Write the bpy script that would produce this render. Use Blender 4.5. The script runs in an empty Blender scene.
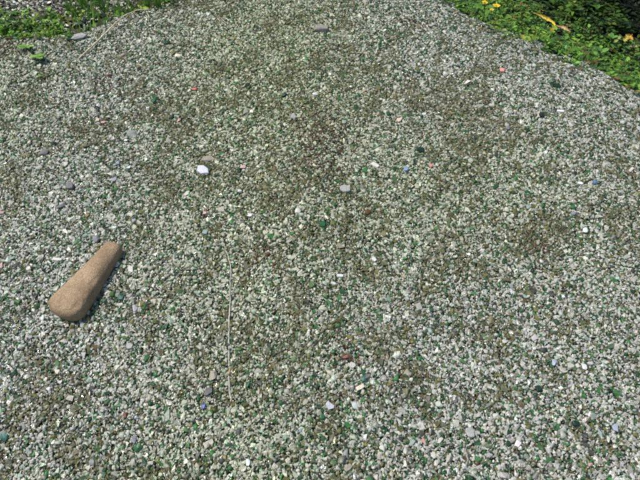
# Slope of crushed, sea-worn glass with weeds along its crest, a tapered brown stone and small debris.
import bpy, bmesh, math
import numpy as np
from mathutils import Vector

rng = np.random.default_rng(7)
sc = bpy.context.scene
COL = sc.collection
R = math.radians

# ------------------------------------------------------------------ camera numbers (also used to find places on the ground)
PITCH, DIST, LENS = 40.0, 1.5, 35.0
CAM = np.array([0.0, -DIST * math.cos(R(PITCH)), DIST * math.sin(R(PITCH))])
FPX = 320 / (18.0 / LENS)
FWD = np.array([0, math.cos(R(PITCH)), -math.sin(R(PITCH))])
UP = np.array([0, math.sin(R(PITCH)), math.cos(R(PITCH))])
TAN = math.tan(R(15))


def ray(px, py):
    d = FWD + np.array([1.0, 0, 0]) * (px - 320) / FPX - UP * (py - 240) / FPX
    return d / np.linalg.norm(d)


def flat_hit(px, py):
    d = ray(px, py)
    t = -(CAM[2] - TAN * CAM[1]) / (d[2] - TAN * d[1])
    return CAM + t * d


# ------------------------------------------------------------------ terrain
_h = rng.random((64, 64))


def vnoise(x, y, s, ox=0.0, oy=0.0):
    """smooth value noise in 0..1, cell size s"""
    x = np.asarray(x, float) / s + 1000.3 + ox
    y = np.asarray(y, float) / s + 1000.7 + oy
    xi, yi = np.floor(x).astype(int), np.floor(y).astype(int)
    fx, fy = x - xi, y - yi
    fx, fy = fx * fx * (3 - 2 * fx), fy * fy * (3 - 2 * fy)
    a, b = _h[xi % 64, yi % 64], _h[(xi + 1) % 64, yi % 64]
    c, d = _h[xi % 64, (yi + 1) % 64], _h[(xi + 1) % 64, (yi + 1) % 64]
    return (a * (1 - fx) + b * fx) * (1 - fy) + (c * (1 - fx) + d * fx) * fy


def fbm(x, y, s, ox=0.0):
    return (vnoise(x, y, s, ox) * .53 + vnoise(x, y, s * .47, ox + 7, 3) * .3 + vnoise(x, y, s * .2, ox + 13, 9) * .17)


_r1, _r2 = flat_hit(456, 0), flat_hit(640, 85)
_rd = (_r2 - _r1)[:2] / np.linalg.norm((_r2 - _r1)[:2])
_rn = np.array([-_rd[1], _rd[0]])
if _rn[1] < 0:
    _rn = -_rn
_le = [flat_hit(*p) for p in ((-120, 36), (0, 40), (40, 43), (70, 41), (95, 28), (125, 17), (150, 11), (192, -1), (230, -16))]
_lx, _ly = np.array([p[0] for p in _le]), np.array([p[1] for p in _le])


def d_right(x, y):
    """distance past the right-hand crest of the pile (positive = past it)"""
    w = .040 * (vnoise(x, y, .11, 31) - .5) + .034 * (vnoise(x, y, .035, 37) - .5)
    return (x - _r1[0]) * _rn[0] + (y - _r1[1]) * _rn[1] + w


def d_left(x, y):
    w = .030 * (vnoise(x, y, .09, 41) - .5)
    e = np.interp(x, _lx, _ly)
    e = np.where(x > _lx[-1], _ly[-1] + (x - _lx[-1]) * 1.5, e)
    return y - e + w


def smooth(t):
    t = np.clip(t, 0, 1)
    return t * t * (3 - 2 * t)


def height(x, y):
    x, y = np.asarray(x, float), np.asarray(y, float)
    z = TAN * 4 * np.tanh(y / 4)
    z = z + .030 * (vnoise(x, y, .42, 3) - .5) + .012 * (vnoise(x, y, .16, 5) - .5)
    dr = d_right(x, y)
    sp = .05 * np.log1p(np.exp(np.clip(dr / .05, -30, 30)))
    z = z - .42 * np.tanh(sp * .85 / .42)
    dl = d_left(x, y)
    z = z - .022 * smooth(dl / .03) * (1 - smooth((dl - .14) / .2)) 
    return z


def hit(px, py):
    """the ground point seen at a picture position of the 640 x 480 photograph"""
    d = ray(px, py)
    t = np.linspace(.6, 5, 2200)
    p = CAM[None] + t[:, None] * d[None]
    g = p[:, 2] - height(p[:, 0], p[:, 1])
    i = int(np.argmax(g < 0))
    if i == 0:
        return p[-1]
    u = g[i - 1] / (g[i - 1] - g[i])
    return p[i - 1] * (1 - u) + p[i] * u


def scale_at(p):
    return float(np.dot(p - CAM, FWD)) / FPX      # metres per photo pixel


def normal(x, y, e=.02):
    n = np.array([-(height(x + e, y) - height(x - e, y)) / (2 * e), -(height(x, y + e) - height(x, y - e)) / (2 * e), 1.0])
    return n / np.linalg.norm(n)


# ------------------------------------------------------------------ materials
def nodes_of(name):
    m = bpy.data.materials.new(name)
    m.use_nodes = True
    nt = m.node_tree
    nt.nodes.clear()
    return m, nt, nt.nodes.new, nt.links.new


def coloured(name, rough, spec=.5, translucent=0.0, grain=0.0, grain_scale=900, bump=0.0, rough_var=0.0, coat=0.0):
    """surface that takes its colour from the mesh's own Col attribute, with fine procedural variation"""
    m, nt, N, L = nodes_of(name)
    out = N('ShaderNodeOutputMaterial')
    at = N('ShaderNodeAttribute'); at.attribute_name = 'Col'
    tc = N('ShaderNodeTexCoord')
    nz = N('ShaderNodeTexNoise'); nz.inputs['Scale'].default_value = grain_scale; nz.inputs['Detail'].default_value = 3
    L(tc.outputs['Object'], nz.inputs['Vector'])
    mr = N('ShaderNodeMapRange'); mr.inputs[1].default_value = .3; mr.inputs[2].default_value = .7
    mr.inputs[3].default_value = 1 - grain; mr.inputs[4].default_value = 1 + grain
    L(nz.outputs['Fac'], mr.inputs[0])
    mul = N('ShaderNodeVectorMath'); mul.operation = 'SCALE'
    L(at.outputs['Color'], mul.inputs[0]); L(mr.outputs[0], mul.inputs['Scale'])
    bs = N('ShaderNodeBsdfPrincipled')
    bs.inputs['Roughness'].default_value = rough
    bs.inputs['Specular IOR Level'].default_value = spec
    bs.inputs['Coat Weight'].default_value = coat
    L(mul.outputs[0], bs.inputs['Base Color'])
    if rough_var:
        r2 = N('ShaderNodeMapRange'); r2.inputs[3].default_value = rough - rough_var; r2.inputs[4].default_value = rough + rough_var
        L(at.outputs['Alpha'], r2.inputs[0]); L(r2.outputs[0], bs.inputs['Roughness'])
    if bump:
        b = N('ShaderNodeBump'); b.inputs['Strength'].default_value = bump; b.inputs['Distance'].default_value = .002
        L(nz.outputs['Fac'], b.inputs['Height']); L(b.outputs[0], bs.inputs['Normal'])
    if translucent:
        tr = N('ShaderNodeBsdfTranslucent'); L(mul.outputs[0], tr.inputs['Color'])
        mx = N('ShaderNodeMixShader'); mx.inputs[0].default_value = translucent
        L(bs.outputs[0], mx.inputs[1]); L(tr.outputs[0], mx.inputs[2]); L(mx.outputs[0], out.inputs[0])
    else:
        L(bs.outputs[0], out.inputs[0])
    return m


M_GLASS = coloured('worn_glass', .38, .70, .50, .20, 380, .30, .29)
M_STONE = coloured('matte_stone', .85, .25, 0, .28, 260, .5)
M_CERAMIC = coloured('pale_ceramic', .55, .45, 0, .16, 230, .35)
M_LEAF = coloured('leaf', .55, .28, .35, .22, 130, .2)
M_PETAL = coloured('petal', .6, .3, .3, .08, 200)
M_STRAW = coloured('dry_stem', .75, .3, .1, .3, 220, .4)


def soil_material():
    m, nt, N, L = nodes_of('soil')
    out = N('ShaderNodeOutputMaterial'); bs = N('ShaderNodeBsdfPrincipled'); tc = N('ShaderNodeTexCoord')
    bs.inputs['Roughness'].default_value = .95
    a = N('ShaderNodeTexNoise'); a.inputs['Scale'].default_value = 9; a.inputs['Detail'].default_value = 6
    v = N('ShaderNodeTexVoronoi'); v.inputs['Scale'].default_value = 130
    for n in (a, v):
        L(tc.outputs['Object'], n.inputs['Vector'])
    r = N('ShaderNodeValToRGB')
    r.color_ramp.elements[0].position = .35; r.color_ramp.elements[0].color = (.030, .028, .016, 1)
    r.color_ramp.elements[1].position = .68; r.color_ramp.elements[1].color = (.085, .078, .050, 1)
    L(a.outputs['Fac'], r.inputs[0])
    mx = N('ShaderNodeMix'); mx.data_type = 'RGBA'; mx.blend_type = 'MULTIPLY'; mx.inputs[0].default_value = .6
    L(r.outputs[0], mx.inputs[6]); L(v.outputs['Color'], mx.inputs[7])
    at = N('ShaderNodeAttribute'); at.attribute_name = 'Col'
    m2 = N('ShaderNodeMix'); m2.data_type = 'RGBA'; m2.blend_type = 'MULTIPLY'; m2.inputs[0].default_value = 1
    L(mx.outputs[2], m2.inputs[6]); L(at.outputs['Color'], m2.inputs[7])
    L(m2.outputs[2], bs.inputs['Base Color'])
    b = N('ShaderNodeBump'); b.inputs['Strength'].default_value = .7; b.inputs['Distance'].default_value = .006
    L(v.outputs['Distance'], b.inputs['Height']); L(b.outputs[0], bs.inputs['Normal'])
    L(bs.outputs[0], out.inputs[0])
    return m


def brown_stone_material():
    m, nt, N, L = nodes_of('brown_sandstone')
    out = N('ShaderNodeOutputMaterial'); bs = N('ShaderNodeBsdfPrincipled'); tc = N('ShaderNodeTexCoord')
    bs.inputs['Roughness'].default_value = .9; bs.inputs['Specular IOR Level'].default_value = .25
    g = N('ShaderNodeTexNoise'); g.inputs['Scale'].default_value = 360; g.inputs['Detail'].default_value = 3
    w = N('ShaderNodeTexNoise'); w.inputs['Scale'].default_value = 17; w.inputs['Detail'].default_value = 5
    for n in (g, w):
        L(tc.outputs['Object'], n.inputs['Vector'])
    r = N('ShaderNodeValToRGB')
    e = r.color_ramp.elements
    e[0].position = .32; e[0].color = (.25, .180, .112, 1)
    e[1].position = .70; e[1].color = (.50, .370, .240, 1)
    k = e.new(.5); k.color = (.36, .256, .158, 1)
    L(g.outputs['Fac'], r.inputs[0])
    r2 = N('ShaderNodeValToRGB')
    r2.color_ramp.elements[0].position = .36; r2.color_ramp.elements[0].color = (.60, .57, .54, 1)
    r2.color_ramp.elements[1].position = .7; r2.color_ramp.elements[1].color = (1.0, 1.0, .98, 1)
    L(w.outputs['Fac'], r2.inputs[0])
    mx = N('ShaderNodeMix'); mx.data_type = 'RGBA'; mx.blend_type = 'MULTIPLY'; mx.inputs[0].default_value = 1
    L(r.outputs[0], mx.inputs[6]); L(r2.outputs[0], mx.inputs[7]); L(mx.outputs[2], bs.inputs['Base Color'])
    b = N('ShaderNodeBump'); b.inputs['Strength'].default_value = .6; b.inputs['Distance'].default_value = .003
    L(g.outputs['Fac'], b.inputs['Height']); L(b.outputs[0], bs.inputs['Normal'])
    L(bs.outputs[0], out.inputs[0])
    return m


M_SOIL = soil_material()
M_BROWN = brown_stone_material()


# ------------------------------------------------------------------ mesh helpers
def mesh_obj(name, verts, faces, mat, cols=None, parent=None, flat=True, loc=None):
    """verts (N,3); faces (F,k) array or list of lists; cols (N,4)"""
    me = bpy.data.meshes.new(name)
    verts = np.asarray(verts, np.float32)
    if loc is not None:
        verts = verts - np.asarray(loc, np.float32)
    if isinstance(faces, np.ndarray):
        F, k = faces.shape
        idx, tot = faces.astype(np.int32).ravel(), np.full(F, k, np.int32)
    else:
        tot = np.array([len(f) for f in faces], np.int32)
        idx = np.array([i for f in faces for i in f], np.int32)
    me.vertices.add(len(verts)); me.vertices.foreach_set('co', verts.ravel())
    me.loops.add(len(idx)); me.loops.foreach_set('vertex_index', idx)
    me.polygons.add(len(tot))
    st = np.zeros(len(tot), np.int32); st[1:] = np.cumsum(tot)[:-1]
    me.polygons.foreach_set('loop_start', st)
    me.polygons.foreach_set('use_smooth', np.full(len(tot), not flat))
    me.update(calc_edges=True)
    if cols is not None:
        a = me.attributes.new('Col', 'FLOAT_COLOR', 'POINT')
        a.data.foreach_set('color', np.asarray(cols, np.float32).ravel())
    me.materials.append(mat)
    o = bpy.data.objects.new(name, me)
    COL.objects.link(o)
    if loc is not None:
        o.location = [float(v) for v in loc]
    if parent is not None:
        o.parent = parent
    return o


def tag(o, label, cat, group=None):
    o['label'] = label
    o['category'] = cat
    if group:
        o['group'] = group
    return o


def empty(name, loc):
    o = bpy.data.objects.new(name, None)
    o.empty_display_size = .02
    o.location = [float(v) for v in loc]
    COL.objects.link(o)
    return o


def copy_thing(o, loc, rz, s):
    c = o.copy(); COL.objects.link(c)
    c.location = [float(v) for v in loc]; c.rotation_euler = (0, 0, rz); c.scale = (s, s, s)
    for ch in o.children:
        d = ch.copy(); COL.objects.link(d); d.parent = c
    return c


def hull(n, seed, squash=(1, 1, 1), power=1.0):
    r = np.random.default_rng(seed)
    v = r.normal(size=(n, 3)); v /= np.linalg.norm(v, axis=1)[:, None]
    v = np.sign(v) * np.abs(v) ** power
    v *= (r.uniform(.8, 1.1, n))[:, None] * np.array(squash)
    bm = bmesh.new()
    for p in v:
        bm.verts.new(p)
    res = bmesh.ops.convex_hull(bm, input=bm.verts)
    junk = [g for g in res['geom_interior'] if isinstance(g, bmesh.types.BMVert)]
    bmesh.ops.delete(bm, geom=junk, context='VERTS')
    loose = [w for w in bm.verts if not w.link_faces]
    bmesh.ops.delete(bm, geom=loose, context='VERTS')
    bmesh.ops.triangulate(bm, faces=bm.faces)
    bmesh.ops.recalc_face_normals(bm, faces=bm.faces)
    bm.verts.index_update()
    V = np.array([w.co[:] for w in bm.verts]); T = np.array([[w.index for w in f.verts] for f in bm.faces])
    bm.free()
    ext = (V.max(0) - V.min(0)) / 2
    return (V - (V.max(0) + V.min(0)) / 2) / ext, T


def rot_matrices(n, tilt, g):
    """random spin about the vertical, then a tilt of about that many degrees"""
    a = g.uniform(0, 2 * np.pi, n); t = np.abs(g.normal(0, R(tilt), n)); b = g.uniform(0, 2 * np.pi, n)
    ca, sa = np.cos(a), np.sin(a)
    Z = np.zeros((n, 3, 3)); Z[:, 0, 0] = ca; Z[:, 0, 1] = -sa; Z[:, 1, 0] = sa; Z[:, 1, 1] = ca; Z[:, 2, 2] = 1
    kx, ky = np.cos(b), np.sin(b); c, s = np.cos(t), np.sin(t); C = 1 - c
    K = np.zeros((n, 3, 3))
    K[:, 0, 0] = c + kx * kx * C; K[:, 0, 1] = kx * ky * C; K[:, 0, 2] = ky * s
    K[:, 1, 0] = kx * ky * C; K[:, 1, 1] = c + ky * ky * C; K[:, 1, 2] = -kx * s
    K[:, 2, 0] = -ky * s; K[:, 2, 1] = kx * s; K[:, 2, 2] = c
    return K @ Z


# ------------------------------------------------------------------ the ground sheet, out to the horizon
def axis(core0, core1, step, far):
    a = list(np.arange(core0, core1 + 1e-6, step))
    s, x = step, core1
    while x < far:
        s *= 1.28; x += s; a.append(x)
    s, x = step, core0
    while x > -far:
        s *= 1.28; x -= s; a.insert(0, x)
    return np.array(a)


gx, gy = axis(-1.7, 1.9, .016, 90), axis(-1.3, 2.1, .016, 90)
GX, GY = np.meshgrid(gx, gy, indexing='ij')
GZ = height(GX, GY) - .006
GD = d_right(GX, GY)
GC = 1 - .95 * smooth(GD / .06) * (1 - smooth((GD - 2.6) / 2))  # shade among the weeds past the crest, put into the soil colour
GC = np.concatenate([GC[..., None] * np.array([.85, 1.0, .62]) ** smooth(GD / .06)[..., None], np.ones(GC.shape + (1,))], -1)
nx, ny = len(gx), len(gy)
ii = (np.arange(nx - 1)[:, None] * ny + np.arange(ny - 1)[None]).ravel()
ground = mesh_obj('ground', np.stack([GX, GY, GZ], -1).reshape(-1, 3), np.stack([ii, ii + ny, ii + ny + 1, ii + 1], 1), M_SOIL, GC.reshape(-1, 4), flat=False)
ground['kind'] = 'structure'

# ------------------------------------------------------------------ the glass gravel
PROTO = [hull(int(n), 100 + i, power=p) for i, (n, p) in enumerate(zip(np.tile([7, 8, 10, 12], 12), np.repeat([.60, .75, .92], 16)))]

# darker, browner patches seen on the slope: picture position, radii in pixels, strength
PATCH = [(200, 108, 75, 20, .95), (230, 78, 40, 18, .5), (75, 128, 55, 14, .5), (345, 62, 42, 22, .75), (350, 100, 75, 28, .5), (440, 95, 45, 22, .45),
         (520, 148, 75, 22, .65), (525, 236, 50, 16, .95), (300, 178, 90, 25, .5), (420, 225, 45, 22, .45), (455, 278, 55, 13, .8), (350, 300, 90, 45, .15),
         (380, 345, 110, 60, .15), (585, 215, 45, 45, .4), (45, 355, 45, 40, .35), (60, 430, 90, 40, .25), (340, 450, 60, 25, .35), (470, 310, 80, 60, .12),
         (30, 175, 35, 35, .25), (600, 330, 60, 80, .12), (260, 20, 60, 12, .2), (240, 320, 60, 40, .2), (420, 400, 90, 40, .12)]
LIGHT = [(100, 220, 60, 40, .6), (230, 110, 60, 18, .25), (265, 40, 70, 22, .5), (395, 155, 60, 25, .6), (500, 200, 55, 22, .6), (555, 100, 65, 28, .5), (130, 345, 70, 40, .45),
         (180, 395, 60, 40, .35), (335, 330, 25, 20, .6), (560, 365, 50, 35, .4), (120, 95, 70, 22, .4), (250, 210, 60, 22, .35), (230, 165, 30, 15, .3), (590, 120, 45, 25, .35)]


def picture_pos(x, y, z):
    q = np.stack([x, y, z], -1) - CAM
    w = q @ FWD
    return 320 + FPX * q[..., 0] / w, 240 - FPX * (q @ UP) / w


_patch_xy = [(hit(a, b), rx, ry, s) for a, b, rx, ry, s in PATCH]
_light_xy = [(hit(a, b), rx, ry, s) for a, b, rx, ry, s in LIGHT]


def dirt(x, y):
    """how dirty and brown the gravel is, 0..1"""
    q = .15 * (fbm(x, y * .8, .30, 51) - .5) * 2 + .36 * (fbm(x, y * .8, .10, 61) - .5) * 2 + .80 * (fbm(x, y * .8, .040, 67) - .5) * 2
    m = np.zeros_like(x)
    for lst, sg in ((_patch_xy, 1), (_light_xy, -1)):
        for p, rx, ry, s in lst:
            k = scale_at(p)
            m = m + sg * s * np.exp(-.5 * (((x - p[0]) / (rx * k * .62)) ** 2 + ((y - p[1]) / (ry * k * .95)) ** 2))
    return .92 * smooth((.19 + 1.30 * q + .42 * m - .02) / .88)


KINDS = ['clear', 'bottle', 'green', 'olive', 'amber', 'aqua', 'stone', 'dark', 'white']
BASE = np.array([(.675, .668, .595), (.045, .125, .055), (.075, .25, .080), (.225, .215, .075), (.175, .120, .055), (.45, .56, .47), (.29, .275, .25), (.075, .080, .068), (.84, .83, .80)])
W_CLEAN = np.array([.565, .140, .075, .095, .020, .035, .035, .060, .008])
W_DIRTY = np.array([.285, .155, .065, .260, .080, .010, .040, .130, .002])


def gravel_colours(x, y, g, yellow):
    n = len(x)
    d = dirt(x, y)
    w = W_CLEAN[None] * (1 - d[:, None]) + W_DIRTY[None] * d[:, None]
    c = np.cumsum(w, 1); c /= c[:, -1:]
    k = (g.random(n)[:, None] > c).sum(1).clip(0, 8)
    col = BASE[k] * np.exp(g.normal(0, .16, n))[:, None] * (1 + g.normal(0, .025, (n, 3)))
    film = np.clip(d * .46 - .06 + g.normal(0, .20, n), 0, .85)[:, None]          # thin film of soil and algae
    mud = np.array([.29, .262, .150]) * (1 + .25 * g.normal(0, 1, n))[:, None]
    col = col * (1 - film) + mud * film
    yl = (yellow * np.clip(vnoise(x, y, .5, 71) * 1.4 - .2, 0, 1))[:, None]
    col = col * (1 - yl * np.array([.05, .02, .21]))
    rough = g.random(n)
    return np.clip(np.concatenate([col, rough[:, None]], 1), .004, 1), k


def reds(x, y, col, g):
    """reddish-brown crumbs of rust and leaf in a few places"""
    for px, py, rr, s in ((322, 150, 20, .30), (330, 130, 14, .2), (266, 250, 10, .3), (404, 17, 7, .25), (530, 240, 16, .12), (6, 46, 14, .25), (345, 357, 10, .25), (105, 80, 10, .2)):
        p = hit(px, py); k = scale_at(p)
        pr = s * np.exp(-.5 * (((x - p[0]) / (rr * k)) ** 2 + ((y - p[1]) / (rr * k * 1.3)) ** 2))
        m = g.random(len(x)) < pr
        col[m, :3] = np.array([.15, .085, .05]) * g.uniform(.6, 1.5, (m.sum(), 1))
    return col


_c0, _c1, _c2, _c3 = flat_hit(0, 480), flat_hit(640, 480), flat_hit(0, 0), flat_hit(640, 0)


def in_view(x, y, m):
    """inside the part of the slope the picture shows, with a margin m"""
    t = (y - _c0[1]) / (_c2[1] - _c0[1])
    half = _c1[0] + (_c3[0] - _c1[0]) * t
    return (y > _c0[1] - m) & (y < _c2[1] + m) & (np.abs(x) < half + m)


def jitter_grid(x0, x1, y0, y1, s, g):
    a, b = np.meshgrid(np.arange(x0, x1, s), np.arange(y0, y1, s), indexing='ij')
    a[:, 1::2] += s / 2
    return (a + g.uniform(-.5, .5, a.shape) * s).ravel(), (b + g.uniform(-.5, .5, b.shape) * s).ravel()


def piece_layer(step, med, sig, lo, hi, z0, z1, tilt, near, far, g, keep=1.0):
    x, y = jitter_grid(-1.75, 1.75, -1.15, 1.75, step, g)
    m = in_view(x, y, far)
    if near is not None:
        m &= ~in_view(x, y, near)
    m &= (g.random(len(x)) < keep)
    edge = g.normal(0, .012, len(x))
    m &= (d_left(x, y) < edge) & (d_right(x, y) < .035 + edge)
    x, y = x[m], y[m]
    n = len(x)
    s = np.clip(med * np.exp(g.normal(0, sig, n)), lo, hi)
    return x, y, s, g.uniform(z0, z1, n), tilt


def build_pieces(layers, g):
    VV, TT, CC, off = [], [], [], 0
    for x, y, s, dz, tilt in layers:
        n = len(x)
        z = height(x, y)
        col, kind = gravel_colours(x, y, g, 1.0)
        col = reds(x, y, col, g)
        Rm = rot_matrices(n, tilt, g)
        e = .02
        sx, sy = (height(x + e, y) - height(x - e, y)) / (2 * e), (height(x, y + e) - height(x, y - e)) / (2 * e)
        Sh = np.zeros((n, 3, 3)); Sh[:, 0, 0] = Sh[:, 1, 1] = Sh[:, 2, 2] = 1
        Sh[:, 2, 0], Sh[:, 2, 1] = sx, sy
        Rm = Sh @ Rm
        sc3 = np.stack([s * .56, s * .56 * g.uniform(.55, .98, n), s * .56 * g.uniform(.26, .62, n)], 1)
        pos = np.stack([x, y, z + dz + s * .10], 1)
        pid = g.integers(0, len(PROTO), n)
        for k, (V, T) in enumerate(PROTO):
            q = np.nonzero(pid == k)[0]
            if not len(q):
                continue
            P = np.einsum('nij,nvj->nvi', Rm[q], V[None] * sc3[q][:, None]) + pos[q][:, None]
            nv = len(V)
            VV.append(P.reshape(-1, 3)); CC.append(np.repeat(col[q], nv, 0))
            TT.append((T[None] + (off + np.arange(len(q)) * nv)[:, None, None]).reshape(-1, 3))
            off += len(q) * nv
    return np.concatenate(VV), np.concatenate(TT), np.concatenate(CC)


g1 = np.random.default_rng(21)
layers = [
    piece_layer(.0055, .0068, .22, .004, .011, -.0040, -.001, 20, None, .06, g1),
    piece_layer(.0054, .0063, .28, .0035, .0135, -.0008, .0012, 14, None, .06, g1),
    piece_layer(.0380, .0115, .20, .009, .017, .000, .0014, 12, None, .06, g1, .7),
    piece_layer(.0060, .0039, .30, .0022, .007, .0004, .0020, 32, None, .06, g1, .8),
    piece_layer(.0059, .0077, .28, .0035, .0145, -.003, .0015, 18, .06, .55, g1),
    piece_layer(.0075, .0058, .30, .0030, .0090, .000, .0018, 25, .06, .55, g1, .8),
]
V, T, C = build_pieces(layers, g1)
print('gravel faces', len(T))
gravel = mesh_obj('glass_gravel', V, T, M_GLASS, C)
# worn round or still sharp: about half of the pieces shade smoothly
_first = T[:, 0]
_lab = np.cumsum(np.concatenate([[True], np.any(C[1:] != C[:-1], 1)]))
gravel.data.polygons.foreach_set('use_smooth', (np.random.default_rng(8).random(_lab.max() + 1) < .30)[_lab[_first]])
gravel['kind'] = 'stuff'
gravel['label'] = 'crushed sea-worn glass gravel covering the slope'

# grey gravel beyond the weeds in the top left
def grey_gravel():
    g = np.random.default_rng(31)
    x, y = jitter_grid(-2.3, -.1, .5, 2.0, .0095, g)
    dl = d_left(x, y)
    m = (dl > .01) & (dl < .75) & (g.random(len(x)) < np.where(dl > .10, .95, .35)) & (x < -.35 + g.normal(0, .05, len(x)))
    x, y = x[m], y[m]
    n = len(x)
    s = np.clip(.0095 * np.exp(g.normal(0, .35, n)), .005, .025)
    Rm = rot_matrices(n, 25, g)
    sc3 = np.stack([s * .56, s * .5 * g.uniform(.6, 1, n), s * .5 * g.uniform(.4, .8, n)], 1)
    pos = np.stack([x, y, height(x, y) + s * .1], 1)
    col = np.array([.36, .345, .28])[None] * np.exp(g.normal(0, .38, n))[:, None] * (1 + g.normal(0, .05, (n, 3)))
    VV, TT, CC, off = [], [], [], 0
    pid = g.integers(0, len(PROTO), n)
    for k, (V, T) in enumerate(PROTO):
        q = np.nonzero(pid == k)[0]
        if len(q):
            P = np.einsum('nij,nvj->nvi', Rm[q], V[None] * sc3[q][:, None]) + pos[q][:, None]
            VV.append(P.reshape(-1, 3)); CC.append(np.repeat(np.concatenate([col[q], np.full((len(q), 1), .8)], 1), len(V), 0))
            TT.append((T[None] + (off + np.arange(len(q)) * len(V))[:, None, None]).reshape(-1, 3)); off += len(q) * len(V)
    o = mesh_obj('grey_gravel', np.concatenate(VV), np.concatenate(TT), M_STONE, np.clip(np.concatenate(CC), .01, .8))
    o['kind'] = 'stuff'
    o['label'] = 'dull grey gravel beyond the weeds at the top left'


grey_gravel()


# ------------------------------------------------------------------ the tapered brown stone
def tapered_stone():
    a, b = hit(61, 319), hit(117, 247)              # middle of the wide end, middle of the narrow end
    k = scale_at((a + b) / 2)
    ax = b - a; Lg = np.linalg.norm(ax); ax /= Lg
    n0 = normal(*((a + b) / 2)[:2])
    side = np.cross(ax, n0); side /= np.linalg.norm(side)
    up = np.cross(side, ax)
    nu, nv = 64, 72
    W0, W1 = 41 * k, 22 * k
    verts = []
    g = np.random.default_rng(5)
    for i in range(nv + 1):
        t = i / nv
        # ends close over a short rounded cap
        cap0, cap1 = .17, .06
        f = 1.0
        if t < cap0:
            u = 1 - t / cap0; f = (1 - u ** 2.3) ** (1 / 2.3)
        elif t > 1 - cap1:
            u = (t - 1 + cap1) / cap1; f = (1 - u ** 3.2) ** (1 / 2.6)
        f = max(f, .02)
        w = (W0 + (W1 - W0) * t ** .92) / 2 * (1 + .05 * math.sin(t * 5.2 + .6)) * f
        hh = (W0 * .68 + (W1 * .80 - W0 * .68) * t) / 2 * (f ** .9)
        bend = .012 * math.sin(t * 3.1) * W0
        for j in range(nu):
            th = 2 * math.pi * j / nu
            c, s = math.cos(th), math.sin(th)
            e = 2 / 2.6
            cx, cy = math.copysign(abs(c) ** e, c), math.copysign(abs(s) ** e, s)
            # shear the section so that one long ridge runs along the top right
            u_, v_ = cx * w, cy * hh
            v_ += .16 * u_ * (1 if v_ > 0 else 0)
            r = 1 + .035 * (math.sin(3 * th + 4 * t) * .5 + math.sin(5 * th - 9 * t + 1) * .35 + math.sin(2 * th + 17 * t) * .25) + g.normal(0, .004)
            dn = vnoise(np.array(th * 2.2), np.array(t * 9.0), 1.0, 5) * .6 + vnoise(np.array(th * 5.0), np.array(t * 22.0), 1.0, 8) * .4
            r -= .10 * max(0.0, float(dn) - .62) / .38
            p = a + ax * (Lg * t) + side * (u_ * r + bend) + up * (v_ * r + W0 * .11 * (1 - t) + W1 * .15 * t)
            verts.append(p)
    faces = [[i * nu + j, i * nu + (j + 1) % nu, (i + 1) * nu + (j + 1) % nu, (i + 1) * nu + j] for i in range(nv) for j in range(nu)]
    faces.append(list(range(nu))[::-1]); faces.append([nv * nu + j for j in range(nu)])
    o = mesh_obj('tapered_stone', verts, faces, M_BROWN, flat=False, loc=a)
    tag(o, 'large tapered brown stone, rough and grainy, shaped like a club', 'stone')


tapered_stone()


# ------------------------------------------------------------------ tubes: stems, twigs, straw
def tube(pts, radii, cols, n=7):
    pts = np.asarray(pts, float)
    tan = np.gradient(pts, axis=0); tan /= np.linalg.norm(tan, axis=1)[:, None]
    ref = np.array([.31, .22, .92])
    s = np.cross(tan, ref); s /= np.linalg.norm(s, axis=1)[:, None]
    u = np.cross(s, tan)
    th = np.linspace(0, 2 * np.pi, n, endpoint=False)
    ring = np.cos(th)[None, :, None] * s[:, None] + np.sin(th)[None, :, None] * u[:, None]
    v = (pts[:, None] + ring * np.asarray(radii)[:, None, None]).reshape(-1, 3)
    m = len(pts)
    f = [[i * n + j, i * n + (j + 1) % n, (i + 1) * n + (j + 1) % n, (i + 1) * n + j] for i in range(m - 1) for j in range(n)]
    f += [list(range(n))[::-1], [(m - 1) * n + j for j in range(n)]]
    return v, f, np.repeat(np.asarray(cols, float), n, 0)


def spline(pts, m):
    """smooth curve through points (Catmull-Rom)"""
    p = np.asarray(pts, float); p = np.concatenate([[2 * p[0] - p[1]], p, [2 * p[-1] - p[-2]]])
    out = []
    seg = len(p) - 3
    for q in np.linspace(0, seg - 1e-6, m):
        i = int(q); t = q - i
        a, b, c, d = p[i:i + 4]
        out.append(.5 * (2 * b + (c - a) * t + (2 * a - 5 * b + 4 * c - d) * t ** 2 + (-a + 3 * b - 3 * c + d) * t ** 3))
    return np.array(out)


def ground_stem(name, pix, lifts, r0, r1, col, label, cat, m=60, wob=.0012, seed=1, node=None):
    g = np.random.default_rng(seed)
    base = [hit(*p) + np.array([0, 0, l]) for p, l in zip(pix, lifts)]
    pts = spline(base, m)
    pts += np.stack([np.convolve(g.normal(0, wob, m), np.ones(5) / 5, 'same') for _ in range(3)], 1)
    rad = np.linspace(r0, r1, m) * (1 + .12 * np.convolve(g.normal(0, 1, m), np.ones(4) / 4, 'same'))
    cols = np.array(list(col) + [.8])[None] * np.concatenate([np.exp(.22 * np.convolve(g.normal(0, 1, m), np.ones(4) / 4, 'same'))[:, None].repeat(3, 1), np.ones((m, 1))], 1)
    if node is not None:
        i0, c2 = node
        j = int(i0 * m); cols[j - 1:j + 3, :3] = c2
    v, f, c = tube(pts, rad, cols)
    o = mesh_obj(name, v, f, M_STRAW, c, flat=False, loc=pts[0])
    return tag(o, label, cat)


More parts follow.
